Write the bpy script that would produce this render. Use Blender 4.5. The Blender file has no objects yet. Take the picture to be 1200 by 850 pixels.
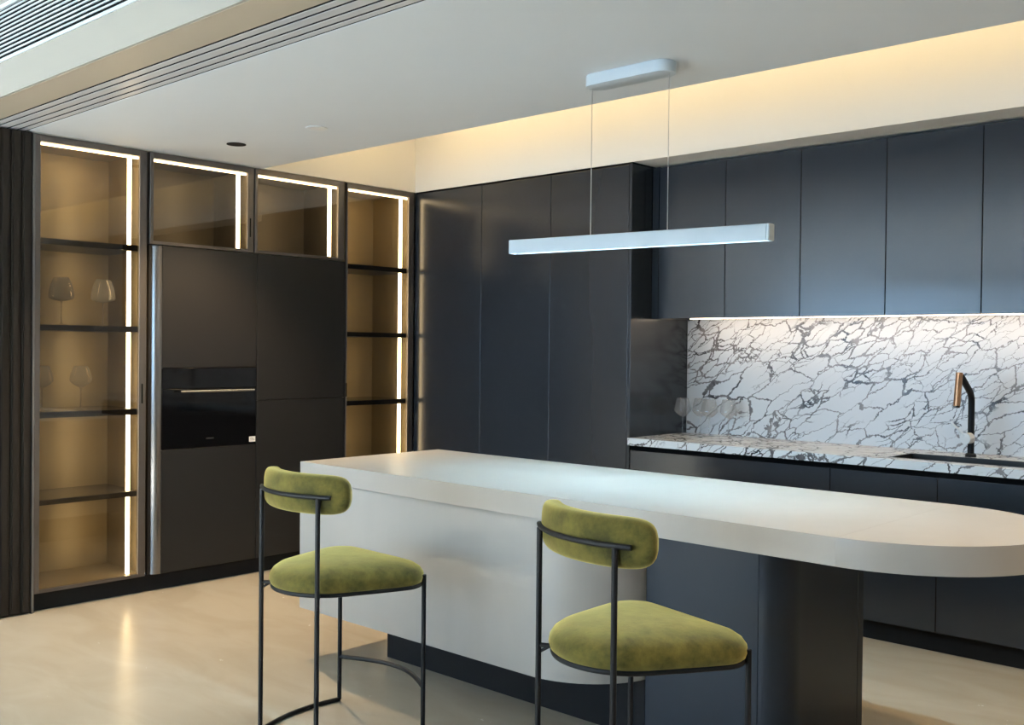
import bpy, bmesh, math, random
from mathutils import Vector, Matrix
random.seed(7)
sc = bpy.context.scene
COL = sc.collection

# ---------------------------------------------------------------- camera
RIGHT = Vector((0.7343, 0.6788, 0.0103)).normalized()
FWD = Vector((-0.6786, 0.7344, -0.0128)).normalized()
UP = RIGHT.cross(FWD).normalized()
RIGHT = FWD.cross(UP).normalized()
cd = bpy.data.cameras.new('camera'); cam = bpy.data.objects.new('camera', cd); COL.objects.link(cam)
cd.sensor_width = 36.0; cd.lens = 1210.41 / 1200 * 36.0; cd.clip_start = 0.05; cd.clip_end = 200
cam.matrix_world = Matrix(((RIGHT.x, UP.x, -FWD.x, 5.455), (RIGHT.y, UP.y, -FWD.y, -4.881), (RIGHT.z, UP.z, -FWD.z, 1.4), (0, 0, 0, 1)))
sc.camera = cam
# ---------------------------------------------------------------- world, exposure
w = bpy.data.worlds.new('daylight'); sc.world = w; w.use_nodes = True
bg = w.node_tree.nodes['Background']; bg.inputs['Color'].default_value = (0.39, 0.68, 1.0, 1); bg.inputs['Strength'].default_value = 13.0
vs = sc.view_settings; vs.view_transform = 'Standard'; vs.look = 'None'; vs.exposure = 0.0; vs.gamma = 1.0; vs.use_curve_mapping = False
sd = bpy.data.lights.new('bounce_sun', 'SUN'); sd.energy = 250.0; sd.angle = math.radians(1.0); sd.color = (.76, .88, 1.0)
so = bpy.data.objects.new('bounce_sun', sd); COL.objects.link(so); so.location = (2, -14, 8)
so.rotation_euler = (math.radians(58), 0, math.radians(8))          # added light through the windows; its bounce off the floor brightens the ceiling
WIN = [(1.4, 3.8, 0.70, 2.30), (-2.2, 0.8, 0.70, 2.30)]          # window opening in the living room wall: x0 x1 z0 z1
WALL_Y = -9.0
for (x0, x1, z0, z1) in WIN:
    ld = bpy.data.lights.new('window_portal', 'AREA'); ld.shape = 'RECTANGLE'; ld.size = x1 - x0; ld.size_y = z1 - z0
    ld.cycles.is_portal = True
    lo = bpy.data.objects.new('window_portal', ld); COL.objects.link(lo)
    lo.location = ((x0 + x1) / 2, WALL_Y + 0.01, (z0 + z1) / 2); lo.rotation_euler = (math.pi / 2, 0, 0)   # faces +Y

# ---------------------------------------------------------------- materials
def node_mat(name):
    m = bpy.data.materials.new(name); m.use_nodes = True
    nt = m.node_tree; return m, nt, nt.nodes['Principled BSDF']
def N(nt, typ, **kw):
    n = nt.nodes.new(typ)
    for k, v in kw.items():
        if k in n.inputs: n.inputs[k].default_value = v
        else: setattr(n, k, v)
    return n
def simple(name, col, rough=0.5, metal=0.0, spec=0.5, var=0.0, scale=8.0, bump=0.0, rvar=0.0, stretch=(1, 1, 1), coat=0.0):
    m, nt, b = node_mat(name)
    b.inputs['Base Color'].default_value = (*col, 1); b.inputs['Roughness'].default_value = rough
    b.inputs['Metallic'].default_value = metal; b.inputs['Specular IOR Level'].default_value = spec
    b.inputs['Coat Weight'].default_value = coat
    tc = N(nt, 'ShaderNodeTexCoord'); mp = N(nt, 'ShaderNodeMapping'); mp.inputs['Scale'].default_value = stretch
    nz = N(nt, 'ShaderNodeTexNoise', Scale=scale, Detail=5.0)
    nt.links.new(tc.outputs['Object'], mp.inputs['Vector']); nt.links.new(mp.outputs[0], nz.inputs['Vector'])
    if var:
        mx = N(nt, 'ShaderNodeMix', data_type='RGBA')
        mx.inputs['A'].default_value = (*[c * (1 - var) for c in col], 1); mx.inputs['B'].default_value = (*[min(1, c * (1 + var)) for c in col], 1)
        nt.links.new(nz.outputs['Fac'], mx.inputs['Factor']); nt.links.new(mx.outputs['Result'], b.inputs['Base Color'])
    if rvar:
        mr = N(nt, 'ShaderNodeMapRange'); mr.inputs['To Min'].default_value = rough - rvar; mr.inputs['To Max'].default_value = rough + rvar
        nt.links.new(nz.outputs['Fac'], mr.inputs['Value']); nt.links.new(mr.outputs[0], b.inputs['Roughness'])
    if bump:
        bp = N(nt, 'ShaderNodeBump', Strength=bump, Distance=0.01)
        nt.links.new(nz.outputs['Fac'], bp.inputs['Height']); nt.links.new(bp.outputs[0], b.inputs['Normal'])
    return m
def emit(name, col, strength):
    m, nt, b = node_mat(name)
    b.inputs['Base Color'].default_value = (1, 1, 1, 1)
    b.inputs['Emission Color'].default_value = (*col, 1); b.inputs['Emission Strength'].default_value = strength
    return m
def pane(name, tint, rough=0.02, ior=1.5, highlight_mix=0.0):
    m = bpy.data.materials.new(name); m.use_nodes = True; nt = m.node_tree; nt.nodes.clear()
    out = N(nt, 'ShaderNodeOutputMaterial'); tr = N(nt, 'ShaderNodeBsdfTransparent'); tr.inputs['Color'].default_value = (*tint, 1)
    gl = N(nt, 'ShaderNodeBsdfGlossy', Roughness=rough); fr = N(nt, 'ShaderNodeFresnel', IOR=ior); mx = N(nt, 'ShaderNodeMixShader')
    ge = N(nt, 'ShaderNodeNewGeometry'); sb = N(nt, 'ShaderNodeMath', operation='SUBTRACT'); sb.inputs[0].default_value = 1.0   # reflect at the outer face only
    nt.links.new(ge.outputs['Backfacing'], sb.inputs[1]); mu = N(nt, 'ShaderNodeMath', operation='MULTIPLY')
    nt.links.new(fr.outputs[0], mu.inputs[0]); nt.links.new(sb.outputs[0], mu.inputs[1])
    nt.links.new(mu.outputs[0], mx.inputs[0]); nt.links.new(tr.outputs[0], mx.inputs[1]); nt.links.new(gl.outputs[0], mx.inputs[2])
    if highlight_mix:      # white mixed in to paint bright highlights on the crystal
        di = N(nt, 'ShaderNodeBsdfTranslucent'); di.inputs['Color'].default_value = (.9, .9, .9, 1); df = N(nt, 'ShaderNodeBsdfDiffuse'); m1 = N(nt, 'ShaderNodeMixShader'); m2 = N(nt, 'ShaderNodeMixShader')
        nt.links.new(di.outputs[0], m1.inputs[1]); nt.links.new(df.outputs[0], m1.inputs[2]); m2.inputs[0].default_value = highlight_mix
        nt.links.new(mx.outputs[0], m2.inputs[1]); nt.links.new(m1.outputs[0], m2.inputs[2]); mx = m2
    nt.links.new(mx.outputs[0], out.inputs['Surface']); return m
def marble(name):
    m, nt, b = node_mat(name)
    b.inputs['Roughness'].default_value = 0.26
    tc = N(nt, 'ShaderNodeTexCoord'); rot = N(nt, 'ShaderNodeMapping'); rot.inputs['Rotation'].default_value = (0, math.radians(32), 0)
    nt.links.new(tc.outputs['Object'], rot.inputs['Vector'])
    nd = N(nt, 'ShaderNodeTexNoise', Scale=4.0, Detail=8.0, Roughness=0.66)
    nt.links.new(rot.outputs[0], nd.inputs['Vector'])
    sub = N(nt, 'ShaderNodeVectorMath', operation='SUBTRACT'); sub.inputs[1].default_value = (.5, .5, .5)
    nt.links.new(nd.outputs['Color'], sub.inputs[0])
    def veins(scale_vec, vscale, dist, w0, w1, seedoff):
        scl = N(nt, 'ShaderNodeVectorMath', operation='SCALE'); scl.inputs['Scale'].default_value = dist
        nt.links.new(sub.outputs[0], scl.inputs[0])
        add = N(nt, 'ShaderNodeVectorMath', operation='ADD'); nt.links.new(rot.outputs[0], add.inputs[0]); nt.links.new(scl.outputs[0], add.inputs[1])
        mp = N(nt, 'ShaderNodeMapping'); mp.inputs['Scale'].default_value = scale_vec; mp.inputs['Location'].default_value = seedoff
        nt.links.new(add.outputs[0], mp.inputs['Vector'])
        vo = N(nt, 'ShaderNodeTexVoronoi', feature='DISTANCE_TO_EDGE', Scale=vscale); nt.links.new(mp.outputs[0], vo.inputs['Vector'])
        wn = N(nt, 'ShaderNodeTexNoise', Scale=2.6, Detail=3.0); wm = N(nt, 'ShaderNodeMapping'); wm.inputs['Location'].default_value = seedoff
        nt.links.new(rot.outputs[0], wm.inputs['Vector']); nt.links.new(wm.outputs[0], wn.inputs['Vector'])
        wr = N(nt, 'ShaderNodeMapRange'); wr.inputs['From Min'].default_value = .38; wr.inputs['From Max'].default_value = .66
        wr.inputs['To Min'].default_value = w0; wr.inputs['To Max'].default_value = w1; nt.links.new(wn.outputs['Fac'], wr.inputs['Value'])
        dv = N(nt, 'ShaderNodeMath', operation='DIVIDE'); nt.links.new(vo.outputs['Distance'], dv.inputs[0]); nt.links.new(wr.outputs[0], dv.inputs[1])
        mr = N(nt, 'ShaderNodeMapRange'); mr.interpolation_type = 'SMOOTHSTEP'
        mr.inputs['From Min'].default_value = .72; mr.inputs['From Max'].default_value = 1.0; mr.inputs['To Min'].default_value = 1; mr.inputs['To Max'].default_value = 0
        nt.links.new(dv.outputs[0], mr.inputs['Value']); return mr.outputs[0]
    v1 = veins((.62, 1.0, 1.75), 5.6, 0.16, 0.008, 0.042, (3.1, 1.7, 0.4))
    v2 = veins((.62, 1.0, 1.8), 13.0, 0.13, 0.018, 0.075, (7.3, 2.2, 5.4))
    # fine veins only inside bands
    bn = N(nt, 'ShaderNodeTexNoise', Scale=1.7, Detail=2.0); bm_ = N(nt, 'ShaderNodeMapping'); bm_.inputs['Scale'].default_value = (.7, 1, 2.2); bm_.inputs['Location'].default_value = (2.2, 0, 3.3)
    nt.links.new(rot.outputs[0], bm_.inputs['Vector']); nt.links.new(bm_.outputs[0], bn.inputs['Vector'])
    br = N(nt, 'ShaderNodeMapRange'); br.inputs['From Min'].default_value = .44; br.inputs['From Max'].default_value = .50; nt.links.new(bn.outputs['Fac'], br.inputs['Value'])
    ml = N(nt, 'ShaderNodeMath', operation='MULTIPLY'); nt.links.new(v2, ml.inputs[0]); nt.links.new(br.outputs[0], ml.inputs[1])
    mxv = N(nt, 'ShaderNodeMath', operation='MAXIMUM'); nt.links.new(v1, mxv.inputs[0]); nt.links.new(ml.outputs[0], mxv.inputs[1])
    # vein tone varies between warm grey and near black
    tn = N(nt, 'ShaderNodeTexNoise', Scale=9.0, Detail=4.0); nt.links.new(rot.outputs[0], tn.inputs['Vector'])
    vc = N(nt, 'ShaderNodeMix', data_type='RGBA'); vc.inputs['A'].default_value = (.035, .032, .034, 1); vc.inputs['B'].default_value = (.30, .27, .26, 1)
    tr = N(nt, 'ShaderNodeMapRange'); tr.inputs['From Min'].default_value = .35; tr.inputs['From Max'].default_value = .65; nt.links.new(tn.outputs['Fac'], tr.inputs['Value'])
    nt.links.new(tr.outputs[0], vc.inputs['Factor'])
    mx = N(nt, 'ShaderNodeMix', data_type='RGBA'); mx.inputs['A'].default_value = (.80, .80, .80, 1)
    nt.links.new(mxv.outputs[0], mx.inputs['Factor']); nt.links.new(vc.outputs['Result'], mx.inputs['B'])
    nt.links.new(mx.outputs['Result'], b.inputs['Base Color']); return m
def velvet(name):
    m, nt, b = node_mat(name)
    tc = N(nt, 'ShaderNodeTexCoord')
    n1 = N(nt, 'ShaderNodeTexNoise', Scale=11.0, Detail=7.0, Roughness=0.7); nt.links.new(tc.outputs['Object'], n1.inputs['Vector'])
    cr = N(nt, 'ShaderNodeMapRange'); cr.inputs['From Min'].default_value = .35; cr.inputs['From Max'].default_value = .68; nt.links.new(n1.outputs['Fac'], cr.inputs['Value'])
    mx = N(nt, 'ShaderNodeMix', data_type='RGBA'); mx.inputs['A'].default_value = (.028, .027, .006, 1); mx.inputs['B'].default_value = (.135, .112, .022, 1)
    nt.links.new(cr.outputs[0], mx.inputs['Factor']); nt.links.new(mx.outputs['Result'], b.inputs['Base Color'])
    b.inputs['Roughness'].default_value = .85; b.inputs['Specular IOR Level'].default_value = .2
    b.inputs['Sheen Weight'].default_value = 1.0; b.inputs['Sheen Roughness'].default_value = .42; b.inputs['Sheen Tint'].default_value = (1.0, .82, .29, 1)
    bp = N(nt, 'ShaderNodeBump', Strength=.15, Distance=.01); nt.links.new(n1.outputs['Fac'], bp.inputs['Height']); nt.links.new(bp.outputs[0], b.inputs['Normal'])
    return m
def floor_mat():
    m, nt, b = node_mat('polished_beige_floor')
    tc = N(nt, 'ShaderNodeTexCoord')
    n1 = N(nt, 'ShaderNodeTexNoise', Scale=1.6, Detail=5.0, Roughness=.55, Distortion=.8); fm = N(nt, 'ShaderNodeMapping'); fm.inputs['Rotation'].default_value = (0, 0, .35); fm.inputs['Scale'].default_value = (1.0, 2.6, 1); nt.links.new(tc.outputs['Object'], fm.inputs['Vector']); nt.links.new(fm.outputs[0], n1.inputs['Vector'])
    n2 = N(nt, 'ShaderNodeTexNoise', Scale=7.0, Detail=6.0, Roughness=.7); nt.links.new(tc.outputs['Object'], n2.inputs['Vector'])
    ad = N(nt, 'ShaderNodeMath', operation='ADD'); nt.links.new(n1.outputs['Fac'], ad.inputs[0]); nt.links.new(n1.outputs['Fac'], ad.inputs[1])
    mr = N(nt, 'ShaderNodeMapRange'); mr.inputs['From Min'].default_value = .75; mr.inputs['From Max'].default_value = 1.25; nt.links.new(ad.outputs[0], mr.inputs['Value'])
    mx = N(nt, 'ShaderNodeMix', data_type='RGBA'); mx.inputs['A'].default_value = (.46, .39, .295, 1); mx.inputs['B'].default_value = (.51, .44, .34, 1)
    nt.links.new(mr.outputs[0], mx.inputs['Factor']); nt.links.new(mx.outputs['Result'], b.inputs['Base Color'])
    rr = N(nt, 'ShaderNodeMapRange'); rr.inputs['To Min'].default_value = .24; rr.inputs['To Max'].default_value = .29; nt.links.new(n2.outputs['Fac'], rr.inputs['Value'])
    nt.links.new(rr.outputs[0], b.inputs['Roughness']); return m
def clear_glass(name, col=(1, 1, 1)):
    m, nt, b = node_mat(name)
    b.inputs['Base Color'].default_value = (*col, 1); b.inputs['Transmission Weight'].default_value = 1.0
    b.inputs['Roughness'].default_value = 0.0; b.inputs['IOR'].default_value = 1.45
    return m

GRAPHITE = simple('graphite_lacquer', (.017, .021, .028), .22, 0, .70, var=.015, scale=1.0)
MATTEG = simple('matte_graphite_laminate', (.017, .021, .028), .36, 0, .28, var=.015, scale=1.0)
WARMGRAPH = simple('warm_graphite_lacquer', (.0135, .0125, .012), .40, 0, .4, var=.015, scale=1.0)
FILLERM = simple('satin_metal_filler', (.20, .19, .185), .20, .85, .5, var=.05)
PLINTH = simple('black_plinth', (.009, .009, .010), .6, 0, .15, var=.05)
VOID = simple('shadow_gap_black', (.003, .003, .003), .8, 0, .1, var=.1)
FRAME = simple('bronze_aluminium_frame', (.13, .115, .105), .38, .7, .5, var=.05, scale=20)
STILE = simple('grey_edge_panel', (.16, .15, .145), .4, .5, .5, var=.05, scale=20)
BRONZE = simple('bronze_interior_panel', (.42, .345, .22), .36, .35, .5, var=.06, scale=3, stretch=(1, 1, .2))
DARKBR = simple('dark_bronze_interior_panel', (.15, .125, .09), .36, .3, .5, var=.06, scale=3)
SHELFM = simple('dark_shelf_metal', (.02, .017, .014), .35, .3, .5, var=.1)
SMOKE = pane('smoked_glass', (.74, .69, .61), ior=1.8)
SHELFGL = simple('grey_glass_shelf', (.10, .095, .09), .12, 0, .5, var=.05)
LED = emit('warm_led', (1.0, .86, .60), 18.0)
COVELED = emit('cove_led', (1.0, .76, .40), 16.5)
UNDERLED = emit('under_cabinet_led', (1.0, .78, .55), 5.0)
PENDLED = emit('pendant_led', (.52, .80, 1.0), 320.0)
PAINT = simple('white_ceiling_paint', (.80, .83, .86), .75, 0, .3, var=.02, scale=3)
FACEP = simple('light_offset_face_paint', (.265, .25, .22), .7, 0, .3, var=.02, scale=3)  # ceiling white darkened in colour to offset excess light on this face
PENDW = simple('pendant_white_lacquer', (.60, .66, .70), .35, 0, .5, var=.02)
COVEP = simple('cream_cove_paint', (.80, .77, .72), .8, 0, .3, var=.02, scale=3)
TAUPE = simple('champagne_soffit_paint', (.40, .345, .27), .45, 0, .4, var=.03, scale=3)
TRACK = simple('white_track_metal', (.60, .585, .585), .34, 0, .6, var=.01, scale=1)
WALLP = simple('wall_paint', (.62, .60, .57), .8, 0, .3, var=.03, scale=3)
FLOORM = floor_mat()
MARBLE = marble('breccia_marble')
STONE = simple('pale_stone', (.395, .357, .314), .33, 0, .5, var=.05, scale=4.0, stretch=(3, 3, .5))
VELVET = velvet('olive_velvet')
BLACKM = simple('black_powder_coat', (.006, .006, .007), .5, 0, .25, var=.1)
WHITEM = simple('white_lacquer_metal', (.78, .80, .81), .35, 0, .5, var=.02)
WIREM = simple('steel_wire', (.6, .6, .6), .3, .9, .5, var=.05)
OVENG = simple('black_oven_glass', (.003, .003, .0035), .06, 0, .3, var=.05)
OVENB = simple('black_oven_band', (.004, .004, .0045), .06, 0, .3, var=.1)
CHROME = simple('brushed_steel', (.55, .55, .55), .25, 1.0, .5, var=.05)
COPPER = simple('brushed_copper', (.46, .25, .14), .32, .9, .5, var=.15, scale=30, stretch=(1, 1, .1))
KNOBW = simple('polished_white_knob', (.97, .97, .97), .15, 0, .8, var=.01)
STICKER = simple('white_sticker', (.85, .85, .85), .6, 0, .3, var=.02)
OVENMARK = simple('faint_grey_print', (.03, .03, .03), .5, 0, .3, var=.02)
INK = simple('grey_print', (.25, .25, .25), .6, 0, .3, var=.02)
GLASSM = pane('wine_glass_crystal', (.985, .985, .98), rough=.06, ior=1.8, highlight_mix=.11)
SLIDEM = simple('dark_umber_sliding_panel', (.017, .013, .010), .55, 0, .2, var=.05, scale=6, stretch=(1, 1, .1))
SINKM = simple('black_granite_sink', (.012, .012, .013), .45, 0, .4, var=.15)

# ---------------------------------------------------------------- helpers
def base_of(parent):
    v = Vector((0, 0, 0))
    while parent is not None:
        v += parent.location; parent = parent.parent
    return v
def obj(name, bm, mat, parent=None, smooth=False, angle=None):
    """link bm (in world coordinates) as one mesh object, a child of parent"""
    me = bpy.data.meshes.new(name)
    off = base_of(parent)
    if off.length: bmesh.ops.translate(bm, vec=-off, verts=bm.verts)
    bmesh.ops.recalc_face_normals(bm, faces=bm.faces)
    bm.to_mesh(me); bm.free()
    for p in me.polygons: p.use_smooth = smooth
    if smooth and angle is not None: me.set_sharp_from_angle(angle=math.radians(angle))
    me.materials.append(mat)
    o = bpy.data.objects.new(name, me); COL.objects.link(o); o.parent = parent
    return o
def tag(o, label, cat, group=None):
    o['label'] = label; o['category'] = cat
    if group: o['group'] = group
    return o
def thing(name, label, cat, loc=(0, 0, 0), group=None):
    o = bpy.data.objects.new(name, None); COL.objects.link(o); o.location = loc; o.empty_display_size = .1
    return tag(o, label, cat, group)
def struct(o): o['kind'] = 'structure'; return o
def bx(bm, x0, x1, y0, y1, z0, z1, bev=0.0, seg=2):
    r = bmesh.ops.create_cube(bm, size=1.0); vs_ = r['verts']
    bmesh.ops.scale(bm, vec=(abs(x1 - x0), abs(y1 - y0), abs(z1 - z0)), verts=vs_)
    bmesh.ops.translate(bm, vec=((x0 + x1) / 2, (y0 + y1) / 2, (z0 + z1) / 2), verts=vs_)
    if bev:
        es = list({e for v in vs_ for e in v.link_edges})
        bmesh.ops.bevel(bm, geom=es, offset=bev, segments=seg, affect='EDGES', profile=.5)
    return bm
def box(name, x0, x1, y0, y1, z0, z1, mat, parent=None, bev=0.0):
    return obj(name, bx(bmesh.new(), x0, x1, y0, y1, z0, z1, bev), mat, parent, smooth=False)
def prism(pts, z0, z1, bev=0.0, seg=2):
    bm = bmesh.new()
    lo = [bm.verts.new((x, y, z0)) for x, y in pts]; hi = [bm.verts.new((x, y, z1)) for x, y in pts]
    bm.faces.new(lo[::-1]); bm.faces.new(hi); n = len(pts)
    for i in range(n): bm.faces.new((lo[i], lo[(i + 1) % n], hi[(i + 1) % n], hi[i]))
    if bev:
        es = [e for e in bm.edges if abs(e.verts[0].co.z - e.verts[1].co.z) < 1e-6]
        bmesh.ops.bevel(bm, geom=es, offset=bev, segments=seg, affect='EDGES', profile=.5)
    return bm
def tube(bm, pts, r, n=12):
    pts = [Vector(p) for p in pts]; rings = []
    t0 = (pts[1] - pts[0]).normalized(); ref = Vector((0, 0, 1)) if abs(t0.z) < .9 else Vector((1, 0, 0))
    nrm = t0.cross(ref).normalized()
    for i, p in enumerate(pts):
        if i == 0: t = pts[1] - pts[0]
        elif i == len(pts) - 1: t = pts[-1] - pts[-2]
        else: t = (pts[i + 1] - pts[i]).normalized() + (pts[i] - pts[i - 1]).normalized()
        t.normalize(); nrm = (nrm - t * nrm.dot(t)).normalized(); bn = t.cross(nrm)
        rings.append([bm.verts.new(p + (nrm * math.cos(a) + bn * math.sin(a)) * r) for a in [2 * math.pi * k / n for k in range(n)]])
    for a, b in zip(rings, rings[1:]):
        for k in range(n): bm.faces.new((a[k], a[(k + 1) % n], b[(k + 1) % n], b[k]))
    bm.faces.new(rings[0][::-1]); bm.faces.new(rings[-1])
    return bm
def lathe(bm, prof, cx, cy, z, n=28):
    rings = []
    for r, h in prof:
        if r < 1e-5: rings.append([bm.verts.new((cx, cy, z + h))])
        else: rings.append([bm.verts.new((cx + r * math.cos(2 * math.pi * k / n), cy + r * math.sin(2 * math.pi * k / n), z + h)) for k in range(n)])
    for a, b in zip(rings, rings[1:]):
        for k in range(n):
            if len(a) == 1 and len(b) == 1: continue
            if len(a) == 1: bm.faces.new((a[0], b[(k + 1) % n], b[k]))
            elif len(b) == 1: bm.faces.new((a[k], a[(k + 1) % n], b[0]))
            else: bm.faces.new((a[k], a[(k + 1) % n], b[(k + 1) % n], b[k]))
    return bm
def arc(cx, cy, r, a0, a1, n): return [(cx + r * math.cos(a0 + (a1 - a0) * i / n), cy + r * math.sin(a0 + (a1 - a0) * i / n)) for i in range(n + 1)]

# ---------------------------------------------------------------- the room
XR, XL = 8.5, -4.5
TOPZ = 2.492          # tops of all tall cabinets
CZ = 2.500            # dropped kitchen ceiling
struct(box('floor', XL, XR, WALL_Y, 0.7, -0.1, 0.0, FLOORM))
struct(box('wall_back', -0.72, XR, 0.62, 0.72, 0, 3.1, WALLP))
struct(box('wall_left', -0.72, -0.62, -2.64, 0.62, 0, 3.1, WALLP))
struct(box('wall_right', XR, XR + .1, WALL_Y, 0.72, 0, 3.1, WALLP))
struct(box('wall_pocket', XL, -1.02, -2.64, -2.54, 0, 3.1, WALLP))
struct(box('wall_far_left', XL - .1, XL, WALL_Y, -2.54, 0, 3.1, WALLP))
wf = bmesh.new(); wz0, wz1 = WIN[0][2:]
bx(wf, XL, XR, WALL_Y - .2, WALL_Y, 0, wz0); bx(wf, XL, XR, WALL_Y - .2, WALL_Y, wz1, 3.1)
edges = [XL] + [v for q in sorted(WIN) for v in q[:2]] + [XR]
for k in range(0, len(edges), 2): bx(wf, edges[k], edges[k + 1], WALL_Y - .2, WALL_Y, wz0, wz1)
struct(obj('wall_front', wf, WALLP))
for k, (wx0, wx1, wz0, wz1) in enumerate(WIN):
    wn = bmesh.new()
    for xx in (wx0 + .03, (wx0 + wx1) / 2, wx1 - .03): bx(wn, xx - .03, xx + .03, WALL_Y - .12, WALL_Y - .06, wz0, wz1)
    bx(wn, wx0, wx1, WALL_Y - .12, WALL_Y - .06, wz0, wz0 + .06); bx(wn, wx0, wx1, WALL_Y - .12, WALL_Y - .06, wz1 - .06, wz1)
    struct(obj('window_%d' % (k + 1), wn, BLACKM))
# ceilings: dropped kitchen ceiling, raised cove above the aisle, living room ceiling
struct(box('ceiling', 0.0, XR, -2.664, -1.24, CZ, CZ + .10, PAINT))
struct(box('ceiling', -0.62, XR, -1.24, 0.62, 3.02, 3.10, COVEP))
struct(box('ceiling', -0.62, XR, -3.02, -1.24, 3.02, 3.10, PAINT))
struct(box('ceiling', XL, XR, WALL_Y, -3.02, 3.02, 3.10, PAINT))
struct(box('wall_bulkhead_back', 0.0, XR, 0.0, 0.62, TOPZ + .004, 3.02, COVEP))
struct(box('wall_bulkhead_left', -0.62, 0.0, -2.64, 0.62, TOPZ + .004, 3.02, COVEP))
# sliding door tracks sunk in the ceiling
tr = thing('trim_1', 'white ceiling track strips', 'trim', (0, 0, CZ)); del tr['category']; del tr['label']; struct(tr)
ys = [-2.668, -2.708, -2.756, -2.812, -2.858]
box('track_bed', XL, XR, -2.862, -2.664, CZ + .0025, CZ + .10, VOID, tr)
for i in range(4):
    box('track_strip', XL, XR, ys[i + 1] + .0075, ys[i] - .0075, CZ, CZ + .0025, TRACK, tr)
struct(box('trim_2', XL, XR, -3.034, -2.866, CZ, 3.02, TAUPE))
# living-room face of the bulkhead, with the linear air grille let into it
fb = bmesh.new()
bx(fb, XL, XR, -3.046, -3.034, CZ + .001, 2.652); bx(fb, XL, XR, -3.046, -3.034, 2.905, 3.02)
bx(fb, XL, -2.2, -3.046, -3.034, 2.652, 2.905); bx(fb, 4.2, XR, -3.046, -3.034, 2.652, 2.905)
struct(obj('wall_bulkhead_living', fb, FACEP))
gr = thing('air_grille', 'long linear air grille with thin white slats in the bulkhead face', 'vent', (1.0, -3.046, 2.652))
box('backing', -2.2, 4.2, -3.037, -3.034, 2.652, 2.905, VOID, gr)
fr = bmesh.new()
bx(fr, -2.2, 4.2, -3.052, -3.040, 2.652, 2.666); bx(fr, -2.2, 4.2, -3.052, -3.040, 2.887, 2.905)
bx(fr, -2.2, -2.18, -3.052, -3.040, 2.674, 2.887); bx(fr, 4.18, 4.2, -3.052, -3.040, 2.674, 2.887)
obj('frame', fr, WHITEM, gr)
sl = None
for i in range(11):
    z = 2.684 + i * .0188
    s = box('slat', -2.18, 4.18, -3.045, -3.040, z, z + .0065, WHITEM, gr) if sl is None else sl.copy()
    if sl is None: sl = s; z_0 = z
    else: COL.objects.link(s); s.parent = gr; s.location = (0, 0, z - z_0)
# stacked sliding door panels in their pocket under the tracks
ord_ = ['sliding door panel touching the display cabinet end, first of the stack', 'second sliding door panel of the stack, counted from the display cabinet',
        'third sliding door panel of the stack, counted from the display cabinet', 'fourth sliding door panel of the stack, counted from the display cabinet']
for i in range(4):
    y1 = -2.641 - i * .0535; y0 = y1 - .0505
    t = thing('sliding_door_panel', 'dark umber ' + ord_[i], 'sliding door', (-.5, (y0 + y1) / 2, 0), 'stacked sliding door panels')
    box('leaf', -1.0, -.004, y0, y1, .008, CZ - .004, SLIDEM, t, .003)
    box('edge_profile', -.004, .004, y0 + .008, y1 - .012, .012, CZ - .006, SLIDEM, t, .002)
    box('floor_guide', -.5, -.46, y0 + .01, y1 - .01, 0, .008, BLACKM, t)

# ---------------------------------------------------------------- tall wall of glass cabinets and ovens (fronts on x = 0)
def glass_cabinet(name, label, y0, y1, z0, z1, fl, frr, shelves=(), ft=.035, fb_=.018, depth=.44, handle=None, group=None, inner=None):
    inner = inner or BRONZE
    """framed smoked-glass cabinet: carcass, framed door, shelves, led strips"""
    t = thing(name, label, 'cabinet', (-.2, (y0 + y1) / 2, 0), group)
    c = bmesh.new(); th = .016
    bx(c, -depth, -.024, y0, y0 + th, z0, z1); bx(c, -depth, -.024, y1 - th, y1, z0, z1)
    bx(c, -depth, -.024, y0 + th, y1 - th, z0, z0 + th); bx(c, -depth, -.024, y0 + th, y1 - th, z1 - th, z1)
    obj('carcass', c, inner, t)
    box('back_panel', -depth, -depth + .012, y0 + th, y1 - th, z0 + th, z1 - th, inner, t)
    d = bmesh.new()
    bx(d, -.022, 0, y0, y0 + fl, z0, z1, .0015, 1); bx(d, -.022, 0, y1 - frr, y1, z0, z1, .0015, 1)
    bx(d, -.022, 0, y0 + fl, y1 - frr, z0, z0 + fb_); bx(d, -.022, 0, y0 + fl, y1 - frr, z1 - ft, z1)
    door = obj('door_frame', d, FRAME, t)
    box('glass_pane', -.012, -.008, y0 + fl, y1 - frr, z0 + fb_, z1 - ft, SMOKE, door)
    if handle:
        side, ha, hb = handle
        yy = y1 - frr * .55 if side > 0 else y0 + fl * .5
        box('recessed_pull', -.004, .0012, yy - .0045, yy + .0045, ha, hb, VOID, door)
    zs = [z0 + th] + [s for pair in shelves for s in pair] + [z1 - ft - .012]
    for a, b in shelves:
        s = box('shelf', -depth + .012, -.026, y0 + th, y1 - th, a, b, SHELFM, t)
        box('shelf_top', -depth + .013, -.03, y0 + th + .002, y1 - th - .002, b, b + .002, SHELFGL, s)
    yl = y1 - frr - .050
    for a, b in zip(zs[0::2], zs[1::2]):
        box('led_strip', -.050, -.032, yl, yl + .016, a + .004, b - .002, LED, t)
    box('led_strip', -.050, -.032, y0 + th + .004, y1 - th - .004, z1 - ft - .010, z1 - ft, LED, t)
    return t
SH = [(.553, .580), (1.012, 1.042), (1.475, 1.503), (1.928, 1.958)]
glass_cabinet('display_cabinet', 'tall smoked-glass display cabinet with wine glasses, beside the sliding door panels', -2.626, -2.010, .098, TOPZ, .027, .043, SH, handle=(1, 1.075, 1.185))
tag(box('end_panel', -.60, .002, -2.638, -2.627, 0, TOPZ, STILE), 'thin grey end panel between the sliding doors and the display cabinet', 'panel')
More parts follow.
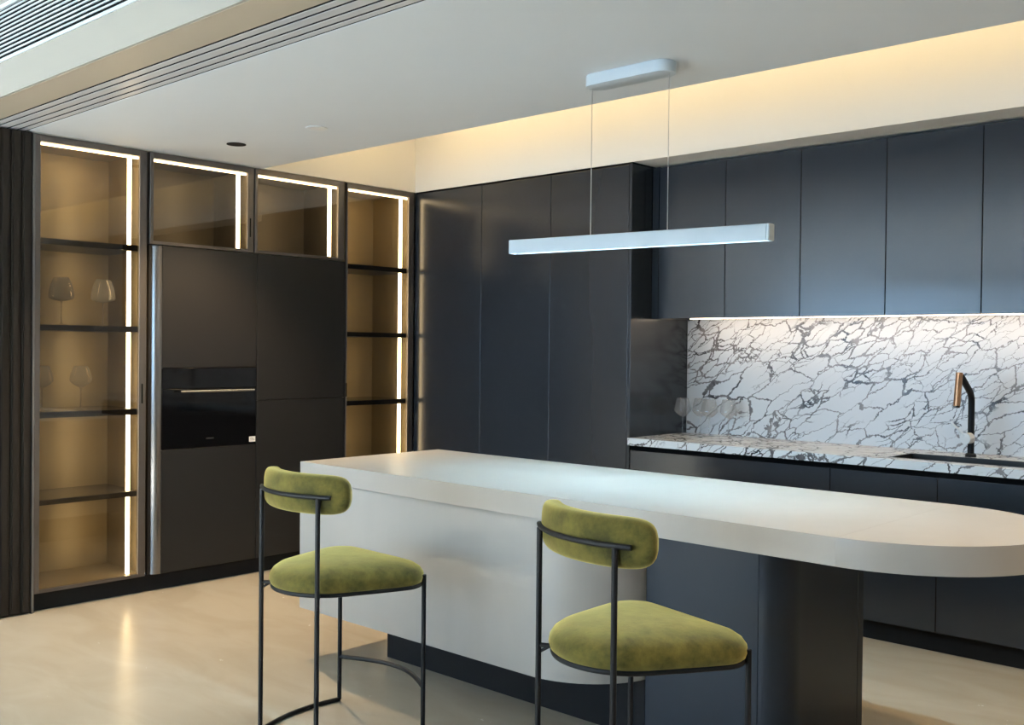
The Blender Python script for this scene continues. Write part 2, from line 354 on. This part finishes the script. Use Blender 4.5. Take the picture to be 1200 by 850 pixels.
glass_cabinet('wall_display_cabinet', 'smoked-glass wall cabinet directly above the built-in oven column', -1.992, -1.316, 1.974, TOPZ, .022, .042, handle=(1, 2.068, 2.182), inner=DARKBR)
glass_cabinet('wall_display_cabinet', 'smoked-glass wall cabinet above the plain dark pantry door', -1.306, -.622, 1.974, TOPZ, .020, .050, inner=DARKBR)
glass_cabinet('display_cabinet', 'narrow smoked-glass display cabinet with empty shelves in the room corner', -.600, -.008, .098, TOPZ, .010, .048, SH, handle=(-1, 1.075, 1.165))
# oven housing column
t = thing('oven_cabinet', 'dark tall oven housing with a rounded left edge', 'cabinet', (-.3, -1.62, 0))
c = bmesh.new()
bx(c, -.58, -.024, -1.985, -1.965, .098, 1.968); bx(c, -.58, -.024, -1.306, -1.290, .098, 1.968)
bx(c, -.58, -.56, -1.965, -1.306, .098, 1.968); bx(c, -.56, -.024, -1.965, -1.306, .780, .798); bx(c, -.56, -.024, -1.965, -1.306, 1.276, 1.294)
bx(c, -.56, -.024, -1.965, -1.306, .098, .114); bx(c, -.56, -.024, -1.965, -1.306, 1.952, 1.968)
obj('carcass', c, WARMGRAPH, t)
pts = [(-.10, -1.992), (-.052, -1.992), (-.014, -1.958), (-.008, -1.952), (-.003, -1.945), (0, -1.936), (0, -1.9165), (-.022, -1.9165), (-.022, -1.93), (-.10, -1.98)]
obj('rounded_filler', prism(pts, .098, 1.968), FILLERM, t, True, 40)
box('upper_door', -.022, 0, -1.9135, -1.2895, 1.2745, 1.968, WARMGRAPH, t, .0015)
box('lower_door', -.022, 0, -1.9135, -1.2895, .098, .801, WARMGRAPH, t, .0015)
o = thing('built_in_oven', 'black glass built-in oven with a slim steel bar handle', 'oven', (-.25, -1.60, .80))
box('body', -.50, -.022, -1.90, -1.315, .80, 1.27, BLACKM, o)
box('glass_door', -.020, -.001, -1.911, -1.291, .804, 1.150, OVENG, o, .002)
box('control_panel', -.020, -.001, -1.911, -1.291, 1.153, 1.271, OVENB, o, .002)
h = obj('handle', tube(bmesh.new(), [(.034, -1.815, 1.137), (.034, -1.325, 1.137)], .0065, 14), CHROME, o, True, 50)
for yy in (-1.79, -1.35): obj('handle_post', tube(bmesh.new(), [(-.001, yy, 1.137), (.034, yy, 1.137)], .005, 10), CHROME, h, True, 50)
s = box('energy_sticker', -.001, .0004, -1.337, -1.293, .818, .850, STICKER, o)
for k in range(3): box('printed_line', .0004, .0007, -1.332, -1.299 - .006 * k, .826 + k * .008, .829 + k * .008, INK, s)
box('maker_mark', -.001, -.0004, -1.630, -1.580, .852, .859, OVENMARK, o)
# pantry column right of the oven
t = thing('pantry_cabinet', 'plain dark tall pantry cabinet between the oven and the corner display cabinet', 'cabinet', (-.3, -.95, 0))
box('carcass', -.58, -.024, -1.286, -.612, .098, 1.968, WARMGRAPH, t)
box('upper_door', -.022, 0, -1.2845, -.613, 1.072, 1.968, WARMGRAPH, t, .0015)
box('lower_door', -.022, 0, -1.2845, -.613, .098, 1.0695, WARMGRAPH, t, .0015)
struct(box('baseboard_left', -.58, -.045, -2.626, -.004, 0, .094, PLINTH))

# ---------------------------------------------------------------- tall cabinets on the back wall (fronts on y = 0)
tall = [(.012, .657, 'tall dark graphite cabinet in the corner beside the narrow display cabinet'), (.661, 1.259, 'tall dark graphite cabinet in the middle of the three tall ones'),
        (1.263, 1.859, 'tall dark graphite cabinet next to the marble worktop')]
for x0, x1, lb in tall:
    t = thing('tall_cabinet', lb, 'cabinet', ((x0 + x1) / 2, .3, 0), 'tall graphite cabinets')
    box('carcass', x0, x1, .024, .60, .098, TOPZ - .006, GRAPHITE, t)
    box('door', x0 + .0005, x1 - .0005, 0, .022, .098, TOPZ - .010, GRAPHITE, t, .0015)
tag(box('end_panel', 1.861, 1.880, 0.0, .60, 0, TOPZ - .006, GRAPHITE, None, .001), 'dark side panel closing the tall cabinets towards the marble worktop', 'panel')
struct(box('trim_3', .004, 1.88, .004, .60, TOPZ - .006, TOPZ + .003, VOID))
struct(box('trim_4', -.003, .009, .010, .05, .098, TOPZ - .006, GRAPHITE))
struct(box('baseboard_back', .012, 1.859, .05, .60, 0, .098, PLINTH))

# ---------------------------------------------------------------- wall cabinets over the worktop (fronts on y = 0.2)
ux = [1.930, 2.381, 2.839, 3.304, 3.768, 4.232, 4.696]
un = ['graphite wall cabinet next to the tall cabinets, above the wine glasses', 'second graphite wall cabinet from the tall cabinets', 'third graphite wall cabinet from the tall cabinets',
      'fourth graphite wall cabinet from the tall cabinets', 'fifth graphite wall cabinet from the tall cabinets, above the faucet', 'sixth graphite wall cabinet from the tall cabinets']
tag(box('filler_strip', 1.884, 1.928, .205, .58, 1.590, TOPZ - .004, GRAPHITE), 'narrow dark filler strip between the tall cabinets and wall cabinets', 'panel')
for i in range(6):
    t = thing('wall_cabinet', un[i], 'cabinet', ((ux[i] + ux[i + 1]) / 2, .4, 1.6), 'graphite wall cabinets over the worktop')
    box('carcass', ux[i] + .001, ux[i + 1] - .001, .227, .598, 1.602, TOPZ - .004, GRAPHITE, t)
    box('door', ux[i] + .0018, ux[i + 1] - .0018, .203, .225, 1.590, TOPZ - .010, GRAPHITE, t, .0015)
l = tag(box('led_profile', 2.0, 4.69, .440, .458, 1.5925, 1.6015, UNDERLED), 'thin warm light strip under the wall cabinets', 'light strip')
ld = bpy.data.lights.new('under_cabinet_light', 'AREA'); ld.shape = 'RECTANGLE'; ld.size = 2.6; ld.size_y = .015; ld.energy = 3.4; ld.color = (1.0, .74, .48)
lo = bpy.data.objects.new('under_cabinet_light', ld); COL.objects.link(lo); lo.location = (3.34, .449, 1.591); lo.rotation_euler = (math.radians(20), 0, 0)

# ---------------------------------------------------------------- base cabinets, marble worktop, splashback, sink, faucet
bxs = [1.886, 3.122, 3.653, 4.184, 4.715]
bn_ = ['wide graphite base cabinet with drawer fronts next to the tall cabinets', 'graphite base cabinet left of the sink', 'graphite base cabinet under the sink', 'graphite base cabinet right of the faucet']
for i in range(4):
    t = thing('base_cabinet', bn_[i], 'cabinet', ((bxs[i] + bxs[i + 1]) / 2, .3, 0), 'graphite base cabinets')
    box('carcass', bxs[i], bxs[i + 1], .022, .598, .096, .62, GRAPHITE, t)
    box('finger_rail', bxs[i], bxs[i + 1], .018, .030, .62, .848, VOID, t)
    box('front', bxs[i] + .0018, bxs[i + 1] - .0018, 0, .018, .096, .820, GRAPHITE, t, .0015)
struct(box('baseboard_kitchen', 1.884, 4.715, .030, .598, 0, .094, PLINTH))
struct(box('wall_splashback', 1.882, 4.72, .600, .618, .892, 1.600, MARBLE))
wt = thing('marble_worktop', 'white marble worktop with dark veins under the wall cabinets', 'worktop', (3.2, .3, .85))
sx0, sx1, sy0, sy1 = 3.385, 4.16, .075, .350
box('slab', 1.882, sx0, -.02, .599, .850, .892, MARBLE, wt, .001)
box('slab', sx1, 4.72, -.02, .599, .850, .892, MARBLE, wt, .001)
box('front_rail', sx0, sx1, -.02, sy0, .850, .892, MARBLE, wt, .001)
box('back_rail', sx0, sx1, sy1, .599, .850, .892, MARBLE, wt, .001)
sk = thing('sink', 'black granite sink let into the marble worktop', 'sink', (3.77, .2, .66))
b = bmesh.new()
bx(b, sx0 + .002, sx0 + .014, sy0 + .002, sy1 - .002, .67, .893); bx(b, sx1 - .014, sx1 - .002, sy0 + .002, sy1 - .002, .67, .893)
bx(b, sx0 + .014, sx1 - .014, sy0 + .002, sy0 + .014, .67, .893); bx(b, sx0 + .014, sx1 - .014, sy1 - .014, sy1 - .002, .67, .893)
bx(b, sx0 + .014, sx1 - .014, sy0 + .014, sy1 - .014, .67, .682)
obj('bowl', b, SINKM, sk)
obj('drain', lathe(bmesh.new(), [(0, .006), (.035, .006), (.04, .002), (.04, 0), (0, 0)], 3.77, .21, .682), CHROME, sk, True, 40)
f = thing('faucet', 'black kitchen faucet with a copper spray head and white knob', 'faucet', (3.665, .40, .892))
FX, FY = 3.665, .40
path = [(FX, FY, .892), (FX, FY, 1.14)] + [(FX, FY - .07 + .07 * math.cos(a), 1.16 + .07 * math.sin(a)) for a in [math.radians(60) * k / 8 for k in range(9)]]
path += [(FX, FY - .150, 1.16 + .0606 + .072)]
obj('spout', tube(bmesh.new(), path, .0155, 18), BLACKM, f, True, 50)
obj('base_flange', lathe(bmesh.new(), [(0, 0), (.026, 0), (.026, .012), (.020, .018), (0, .018)], FX, FY, .892), BLACKM, f, True, 40)
hd = obj('spray_head', tube(bmesh.new(), [(FX - .004, FY - .190, 1.150), (FX, FY - .172, 1.310)], .0160, 20), COPPER, f, True, 50)
obj('nozzle', tube(bmesh.new(), [(FX - .0045, FY - .1915, 1.143), (FX - .004, FY - .190, 1.150)], .0145, 18), BLACKM, hd, True, 50)
kb = obj('knob', tube(bmesh.new(), [(FX - .002, FY - .014, .985), (FX - .010, FY - .055, .985)], .0280, 24), KNOBW, f, True, 50)
obj('lever', tube(bmesh.new(), [(FX - .012, FY - .052, 1.000), (FX - .075, FY - .062, 1.062)], .0052, 10), KNOBW, kb, True, 50)

# ---------------------------------------------------------------- wine glasses
def wine_glass_mesh(h=.225, R=.046, rim=.033, flat=False):
    s = h / .225
    o_ = [(0, 0), (.036, 0), (.037, .0015), (.030, .004), (.010, .008), (.0045, .016), (.0038, .050), (.0040, .100), (.007, .112)]
    o_ = [(r, z * s) for r, z in o_]
    bowl = [(R * .55, .117), (R * .92, .126), (R, .139), (R * .97, .155), (R * .84, .190), (rim, .225)] if flat else [(.019, .117), (R * .74, .132), (R * .97, .146), (R, .155), (R * .90, .186), (rim, .225)]
    bowl = [(r, z * s) for r, z in bowl]
    def smooth_(P):
        out = []
        for i in range(len(P) - 1):
            p0, p1, p2, p3 = P[max(i - 1, 0)], P[i], P[i + 1], P[min(i + 2, len(P) - 1)]
            for u in (0, .25, .5, .75): out.append(tuple(.5 * (2 * p1[k] + (p2[k] - p0[k]) * u + (2 * p0[k] - 5 * p1[k] + 4 * p2[k] - p3[k]) * u * u + (3 * p1[k] - p0[k] - 3 * p2[k] + p3[k]) * u ** 3) for k in (0, 1)))
        return out + [P[-1]]
    bowl = smooth_([o_[-1]] + bowl)[1:]
    inner = [(max(r - .0012, .001), z) for r, z in reversed(bowl[3:])] + [(0, .117 * s)]
    bm = lathe(bmesh.new(), o_ + bowl + inner, 0, 0, 0, 32)
    bmesh.ops.recalc_face_normals(bm, faces=bm.faces)
    me = bpy.data.meshes.new('wine_glass'); bm.to_mesh(me); bm.free()
    for p in me.polygons: p.use_smooth = True
    me.materials.append(GLASSM); return me
def put_glass(me, x, y, z, label, group):
    o = bpy.data.objects.new('wine_glass', me); COL.objects.link(o); o.location = (x, y, z); tag(o, label, 'glass', group)
gA = wine_glass_mesh(.222, .050, .036)
for (x, y), lb in zip([(1.960, .435), (2.052, .490), (2.150, .430), (2.245, .490)],
                      ['wine glass on the marble worktop closest to the dark side panel', 'second wine glass on the marble worktop from the dark side panel',
                       'third wine glass on the marble worktop from the dark side panel', 'wine glass on the marble worktop farthest from the dark side panel']):
    put_glass(gA, x, y, .8925, lb, 'wine glasses on the worktop')
gB = wine_glass_mesh(.262, .066, .038, True)
put_glass(gB, -.17, -2.415, 1.5055, 'wine glass on the upper cabinet shelf, the one farther from the light strip', 'wine glasses in the display cabinet')
put_glass(gB, -.17, -2.180, 1.5055, 'wine glass on the upper cabinet shelf, the one beside the light strip', 'wine glasses in the display cabinet')
gC = wine_glass_mesh(.240, .058, .036)
put_glass(gC, -.20, -2.505, 1.0445, 'wine glass on the lower cabinet shelf half hidden by the door frame', 'wine glasses in the display cabinet')
put_glass(gC, -.17, -2.305, 1.0445, 'wine glass standing in the middle of the lower cabinet shelf', 'wine glasses in the display cabinet')

# ---------------------------------------------------------------- island
IZ, IS = .880, .797
IY0L, IY0R, IY1 = -2.085, -2.128, -1.228
cxr, cyr = 4.160, (IY0R + IY1) / 2; rr = (IY1 - IY0R) / 2
wt = thing('island_worktop', 'pale stone island top with a square end and a rounded end', 'worktop', (2.9, -1.65, IS))
obj('straight_slab', prism([(1.567, IY0L), (cxr - .0002, IY0R), (cxr - .0002, IY1), (1.567, IY1)], IS, IZ, .0005, 1), STONE, wt)
obj('rounded_slab', prism(arc(cxr, cyr, rr, -math.pi / 2, math.pi / 2, 48), IS, IZ, .0005, 1), STONE, wt, True, 40)
isl = thing('kitchen_island', 'island base of a pale stone block on a dark plinth with a rounded dark end', 'island', (2.7, -1.65, 0))
BZ = .214
pts = [(1.567, IY0L + .001), (2.97, IY0L + .001)] + [(2.97 + .34 * math.sin(a), IY0L + .34 - .34 * math.cos(a)) for a in [math.radians(76) * k / 16 for k in range(1, 17)]] + [(3.300, -1.26), (1.567, -1.26)]
obj('stone_block', prism(pts, BZ, IS - .003, .001), STONE, isl, True, 40)
box('shadow_gap', 1.58, 3.28, IY0L + .05, -1.27, IS - .003, IS, VOID, isl)
box('plinth', 1.885, 3.302, -1.83, -1.30, 0, BZ, PLINTH, isl)
box('front_panel', 3.304, 3.7525, -1.83, -1.80, .002, IS, MATTEG, isl, .001)
pts = [(3.7545, -1.80), (3.7545, -1.83)] + arc(3.750, -1.73, .10, -math.pi / 2, 0, 14)[1:] + [(3.850, -1.7275), (3.82, -1.7275), (3.80, -1.75)]
obj('rounded_corner', prism(pts, .002, IS), MATTEG, isl, True, 40)
box('end_panel', 3.820, 3.849, -1.7255, -1.2815, .002, IS, MATTEG, isl, .001)
box('end_stile', 3.810, 3.850, -1.2795, -1.236, .002, IS, MATTEG, isl, .002)
box('inner_core', 3.304, 3.80, -1.79, -1.26, 0, IS - .002, MATTEG, isl)

# ---------------------------------------------------------------- counter stools
def make_stool():
    t = thing('counter_stool', 'x', 'stool', (0, 0, 0), 'green velvet stools at the island')
    fw, rw, dp, ZR = .255, .176, .202, .549
    lr = .0085
    for sx in (-1, 1):
        obj('leg', tube(bmesh.new(), [(sx * fw, dp, .009), (sx * fw, dp, .585)], lr, 12), BLACKM, t, True, 50)
        obj('leg', tube(bmesh.new(), [(sx * rw, -dp, .009), (sx * rw, -dp, .888)], lr, 12), BLACKM, t, True, 50)
        q = []
        for k in range(17):
            u = k / 16; q.append((sx * (fw + (rw - fw) * u + .035 * math.sin(math.pi * u)), dp - 2 * dp * u, .009))
        obj('floor_bar', tube(bmesh.new(), q, lr, 10), BLACKM, t, True, 50)
    q = [(fw * (1 - k / 10), dp + .085 * math.sin(math.pi * k / 20), .178) for k in range(21)]
    obj('footrest', tube(bmesh.new(), q, lr, 10), BLACKM, t, True, 50)
    # outline of the seat: hull of three discs
    discs = [((0, -.028), .213), ((.172, .140), .100), ((-.172, .140), .100)]
    def outline(n=72, grow=0.0):
        P = []
        for k in range(n):
            a = 2 * math.pi * k / n; nx, ny = math.cos(a), math.sin(a)
            # soft maximum keeps the hull smooth
            ws = [(c[0] * nx + c[1] * ny + r) for c, r in discs]; mw = max(ws)
            e = [math.exp((w_ - mw) / .012) for w_ in ws]; S = sum(e)
            P.append((sum(e[i] * (discs[i][0][0] + (discs[i][1] + grow) * nx) for i in range(3)) / S, sum(e[i] * (discs[i][0][1] + (discs[i][1] + grow) * ny) for i in range(3)) / S))
        return P
    OUT = outline()
    fr_ = bmesh.new()
    loop = outline(60, -.012)
    tube(fr_, [(x, y, ZR) for x, y in loop] + [(*loop[0], ZR)], .0085, 8)
    tube(fr_, [(-fw, dp, ZR), (fw, dp, ZR)], .0080, 8)
    for sx in (-1, 1):
        tube(fr_, [(sx * rw, -dp, ZR), (sx * .10, -.135, ZR)], .0070, 8)
        tube(fr_, [(sx * rw, -dp, ZR - .022), (sx * (rw - .026), -dp + .026, ZR)], .0045, 8)
    obj('seat_frame', fr_, BLACKM, t, True, 50)
    bm = bmesh.new(); cx, cy = 0, .03; n = len(OUT); rings = []
    prof = [(.80, .546), (.94, .550), (.985, .560), (1.005, .576), (.995, .592), (.955, .608), (.88, .621), (.74, .632), (.55, .639), (.33, .642), (.13, .6435)]
    for s, z in prof: rings.append([bm.verts.new((cx + (x - cx) * s, cy + (y - cy) * s, z)) for x, y in OUT])
    for a, b in zip(rings, rings[1:]):
        for k in range(n): bm.faces.new((a[k], a[(k + 1) % n], b[(k + 1) % n], b[k]))
    bm.faces.new(rings[0][::-1]); top = bm.verts.new((cx, cy, .644))
    for k in range(n): bm.faces.new((rings[-1][k], rings[-1][(k + 1) % n], top))
    obj('seat', bm, VELVET, t, True, 180)
    # curved back cushion
    bm = bmesh.new(); YC, RC, TH, HH, ZC = .150, .352, .034, .068, .897
    A = .74; M_ = 40; K = 28; rings = []
    for i in range(M_ + 1):
        u = -1 + 2 * i / M_
        u = math.copysign(1 - (1 - abs(u)) ** 1.35, u) if abs(u) < 1 else u
        sc_ = max(.02, (1 - abs(u) ** 9)) ** (1 / 3.2)
        a = A * u; ring = []
        for k in range(K):
            p = 2 * math.pi * k / K; c_, s_ = math.cos(p), math.sin(p)
            dr = TH * (.45 + .55 * sc_) * math.copysign(abs(c_) ** .62, c_); dz = HH * sc_ * math.copysign(abs(s_) ** .62, s_)
            if sc_ < .35: dr *= sc_ / .35
            r = RC + dr; ring.append(bm.verts.new((r * math.sin(a), YC - r * math.cos(a), ZC + dz)))
        rings.append(ring)
    for a, b in zip(rings, rings[1:]):
        for k in range(K): bm.faces.new((a[k], a[(k + 1) % K], b[(k + 1) % K], b[k]))
    bm.faces.new(rings[0][::-1]); bm.faces.new(rings[-1])
    obj('backrest', bm, VELVET, t, True, 180)
    RR_ = RC + TH + .006; a1 = math.asin(.214 / RR_)
    q = [(RR_ * math.sin(-a1 + 2 * a1 * k / 24), YC - RR_ * math.cos(-a1 + 2 * a1 * k / 24), .892) for k in range(25)]
    obj('back_rod', tube(bmesh.new(), q, .0078, 10), BLACKM, t, True, 50)
    return t
stool = make_stool()
stool.location = (2.448, -2.558, 0); stool.rotation_euler = (0, 0, -.039)
stool['label'] = 'green velvet stool in front of the pale stone block of the island'
s2 = stool.copy(); COL.objects.link(s2); s2.location = (3.726, -2.495, 0); s2.rotation_euler = (0, 0, -.266)
s2['label'] = 'green velvet stool in front of the dark base panel of the island'
for ch in list(stool.children):
    c = ch.copy(); COL.objects.link(c); c.parent = s2

# ---------------------------------------------------------------- pendant lamp over the island
PY = -1.60
p = thing('pendant_lamp', 'white linear pendant lamp hanging on two wires over the island', 'pendant lamp', (3.036, PY, CZ))
cp = [(2.888 + 0, PY)]; rC = .052
pts = arc(3.240 - rC, PY, rC, -math.pi / 2, math.pi / 2, 14) + arc(2.830 + rC, PY, rC, math.pi / 2, 3 * math.pi / 2, 14)
obj('canopy', prism(pts, CZ - .046, CZ - .001, .002), PENDW, p, True, 40)
zl, zr_ = 1.871, 1.851
def barz(x): return zl + (zr_ - zl) * (x - 2.416) / 1.24
bar = bmesh.new()
U = [(-.021, -.030), (-.016, -.030), (-.016, -.018), (.016, -.018), (.016, -.030), (.021, -.030), (.021, .024), (.018, .0285), (.012, .030), (-.012, .030), (-.018, .0285), (-.021, .024)]
L_ = [bar.verts.new((-.61, y, z)) for y, z in U]; R2 = [bar.verts.new((.61, y, z)) for y, z in U]
bar.faces.new(L_); bar.faces.new(R2[::-1])
for k in range(len(U)): bar.faces.new((L_[k], R2[k], R2[(k + 1) % len(U)], L_[(k + 1) % len(U)]))
for sx in (-1, 1): bx(bar, sx * .610, sx * .622, -.021, .021, -.030, .030, .005, 3)
rotm = Matrix.Rotation(math.atan((zl - zr_) / 1.24), 4, 'Y')
bmesh.ops.transform(bar, matrix=Matrix.Translation((3.036, PY, barz(3.036) - .030)) @ rotm, verts=bar.verts)
sh = obj('bar', bar, PENDW, p, True, 35)
df = bmesh.new(); bx(df, -.60, .60, -.015, .015, -.0205, -.0185)
bmesh.ops.transform(df, matrix=Matrix.Translation((3.036, PY, barz(3.036) - .030)) @ rotm, verts=df.verts)
obj('diffuser', df, PENDLED, sh)
for sy in (-1, 1):
    bf = bmesh.new(); bx(bf, -.608, .608, sy * .0158, sy * .0152, -.0298, -.0206)
    bmesh.ops.transform(bf, matrix=Matrix.Translation((3.036, PY, barz(3.036) - .030)) @ rotm, verts=bf.verts)
    obj('added_baffle', bf, BLACKM, sh)  # black strips added to darken the lit sides of the channel
for x in (2.848, 3.219):
    obj('wire', tube(bmesh.new(), [(x, PY, CZ - .046), (x, PY, barz(x) - .001)], .0016, 6), WIREM, p)

# ---------------------------------------------------------------- ceiling spots and cove light
def spot(name, x, y, z, e, ang, blend, col, r=.02):
    ld = bpy.data.lights.new(name, 'SPOT'); ld.energy = e; ld.spot_size = math.radians(ang); ld.spot_blend = blend; ld.color = col; ld.shadow_soft_size = r
    lo = bpy.data.objects.new(name, ld); COL.objects.link(lo); lo.location = (x, y, z); return lo
WARM = (1.0, .74, .44)
d = thing('downlight', 'black round recessed downlight in the ceiling by the glass cabinets', 'downlight', (.527, -1.773, CZ), 'ceiling downlights')
obj('ring', lathe(bmesh.new(), [(.020, -.0015), (.045, -.004), (.052, -.003), (.052, 0), (.020, 0)],   .527, -1.773, CZ - .0005), VOID, d, True, 40)
obj('lens', lathe(bmesh.new(), [(0, -.0012), (.020, -.0012), (.020, 0), (0, 0)],   .527, -1.773, CZ - .0005), VOID, d, True, 40)
spot('downlight_lamp', .527, -1.773, CZ - .012, 205, 100, .6, WARM, .02)
d = thing('downlight', 'white round flush downlight in the ceiling near the pendant', 'downlight', (1.203, -1.741, CZ), 'ceiling downlights')
obj('ring', lathe(bmesh.new(), [(.030, -.004), (.050, -.005), (.054, -.003), (.054, 0), (.030, 0)], 1.203, -1.741, CZ - .0005), WHITEM, d, True, 40)
obj('lens', lathe(bmesh.new(), [(0, -.003), (.030, -.003), (.030, 0), (0, 0)], 1.203, -1.741, CZ - .0005), STICKER, d, True, 40)
c1 = tag(box('cove_light_strip', .30, XR - .1, -.30, -.27, 3.000, 3.018, COVELED), 'warm light strip hidden in the raised ceiling along the back wall', 'light strip')
c2 = tag(box('cove_light_strip', .27, .30, -1.20, -.32, 3.000, 3.018, COVELED), 'warm light strip hidden in the raised ceiling along the left wall', 'light strip')
d = thing('downlight', 'added black downlight, out of view, warming the rounded island end', 'downlight', (4.95, -1.76, CZ), 'ceiling downlights')
obj('ring', lathe(bmesh.new(), [(.020, -.0015), (.045, -.004), (.052, -.003), (.052, 0), (.020, 0)], 4.95, -1.76, CZ - .0005), VOID, d, True, 40)
spot('downlight_lamp', 4.95, -1.76, CZ - .012, 110, 100, .6, WARM, .02)  # unseen lamp added to warm the rounded end of the island
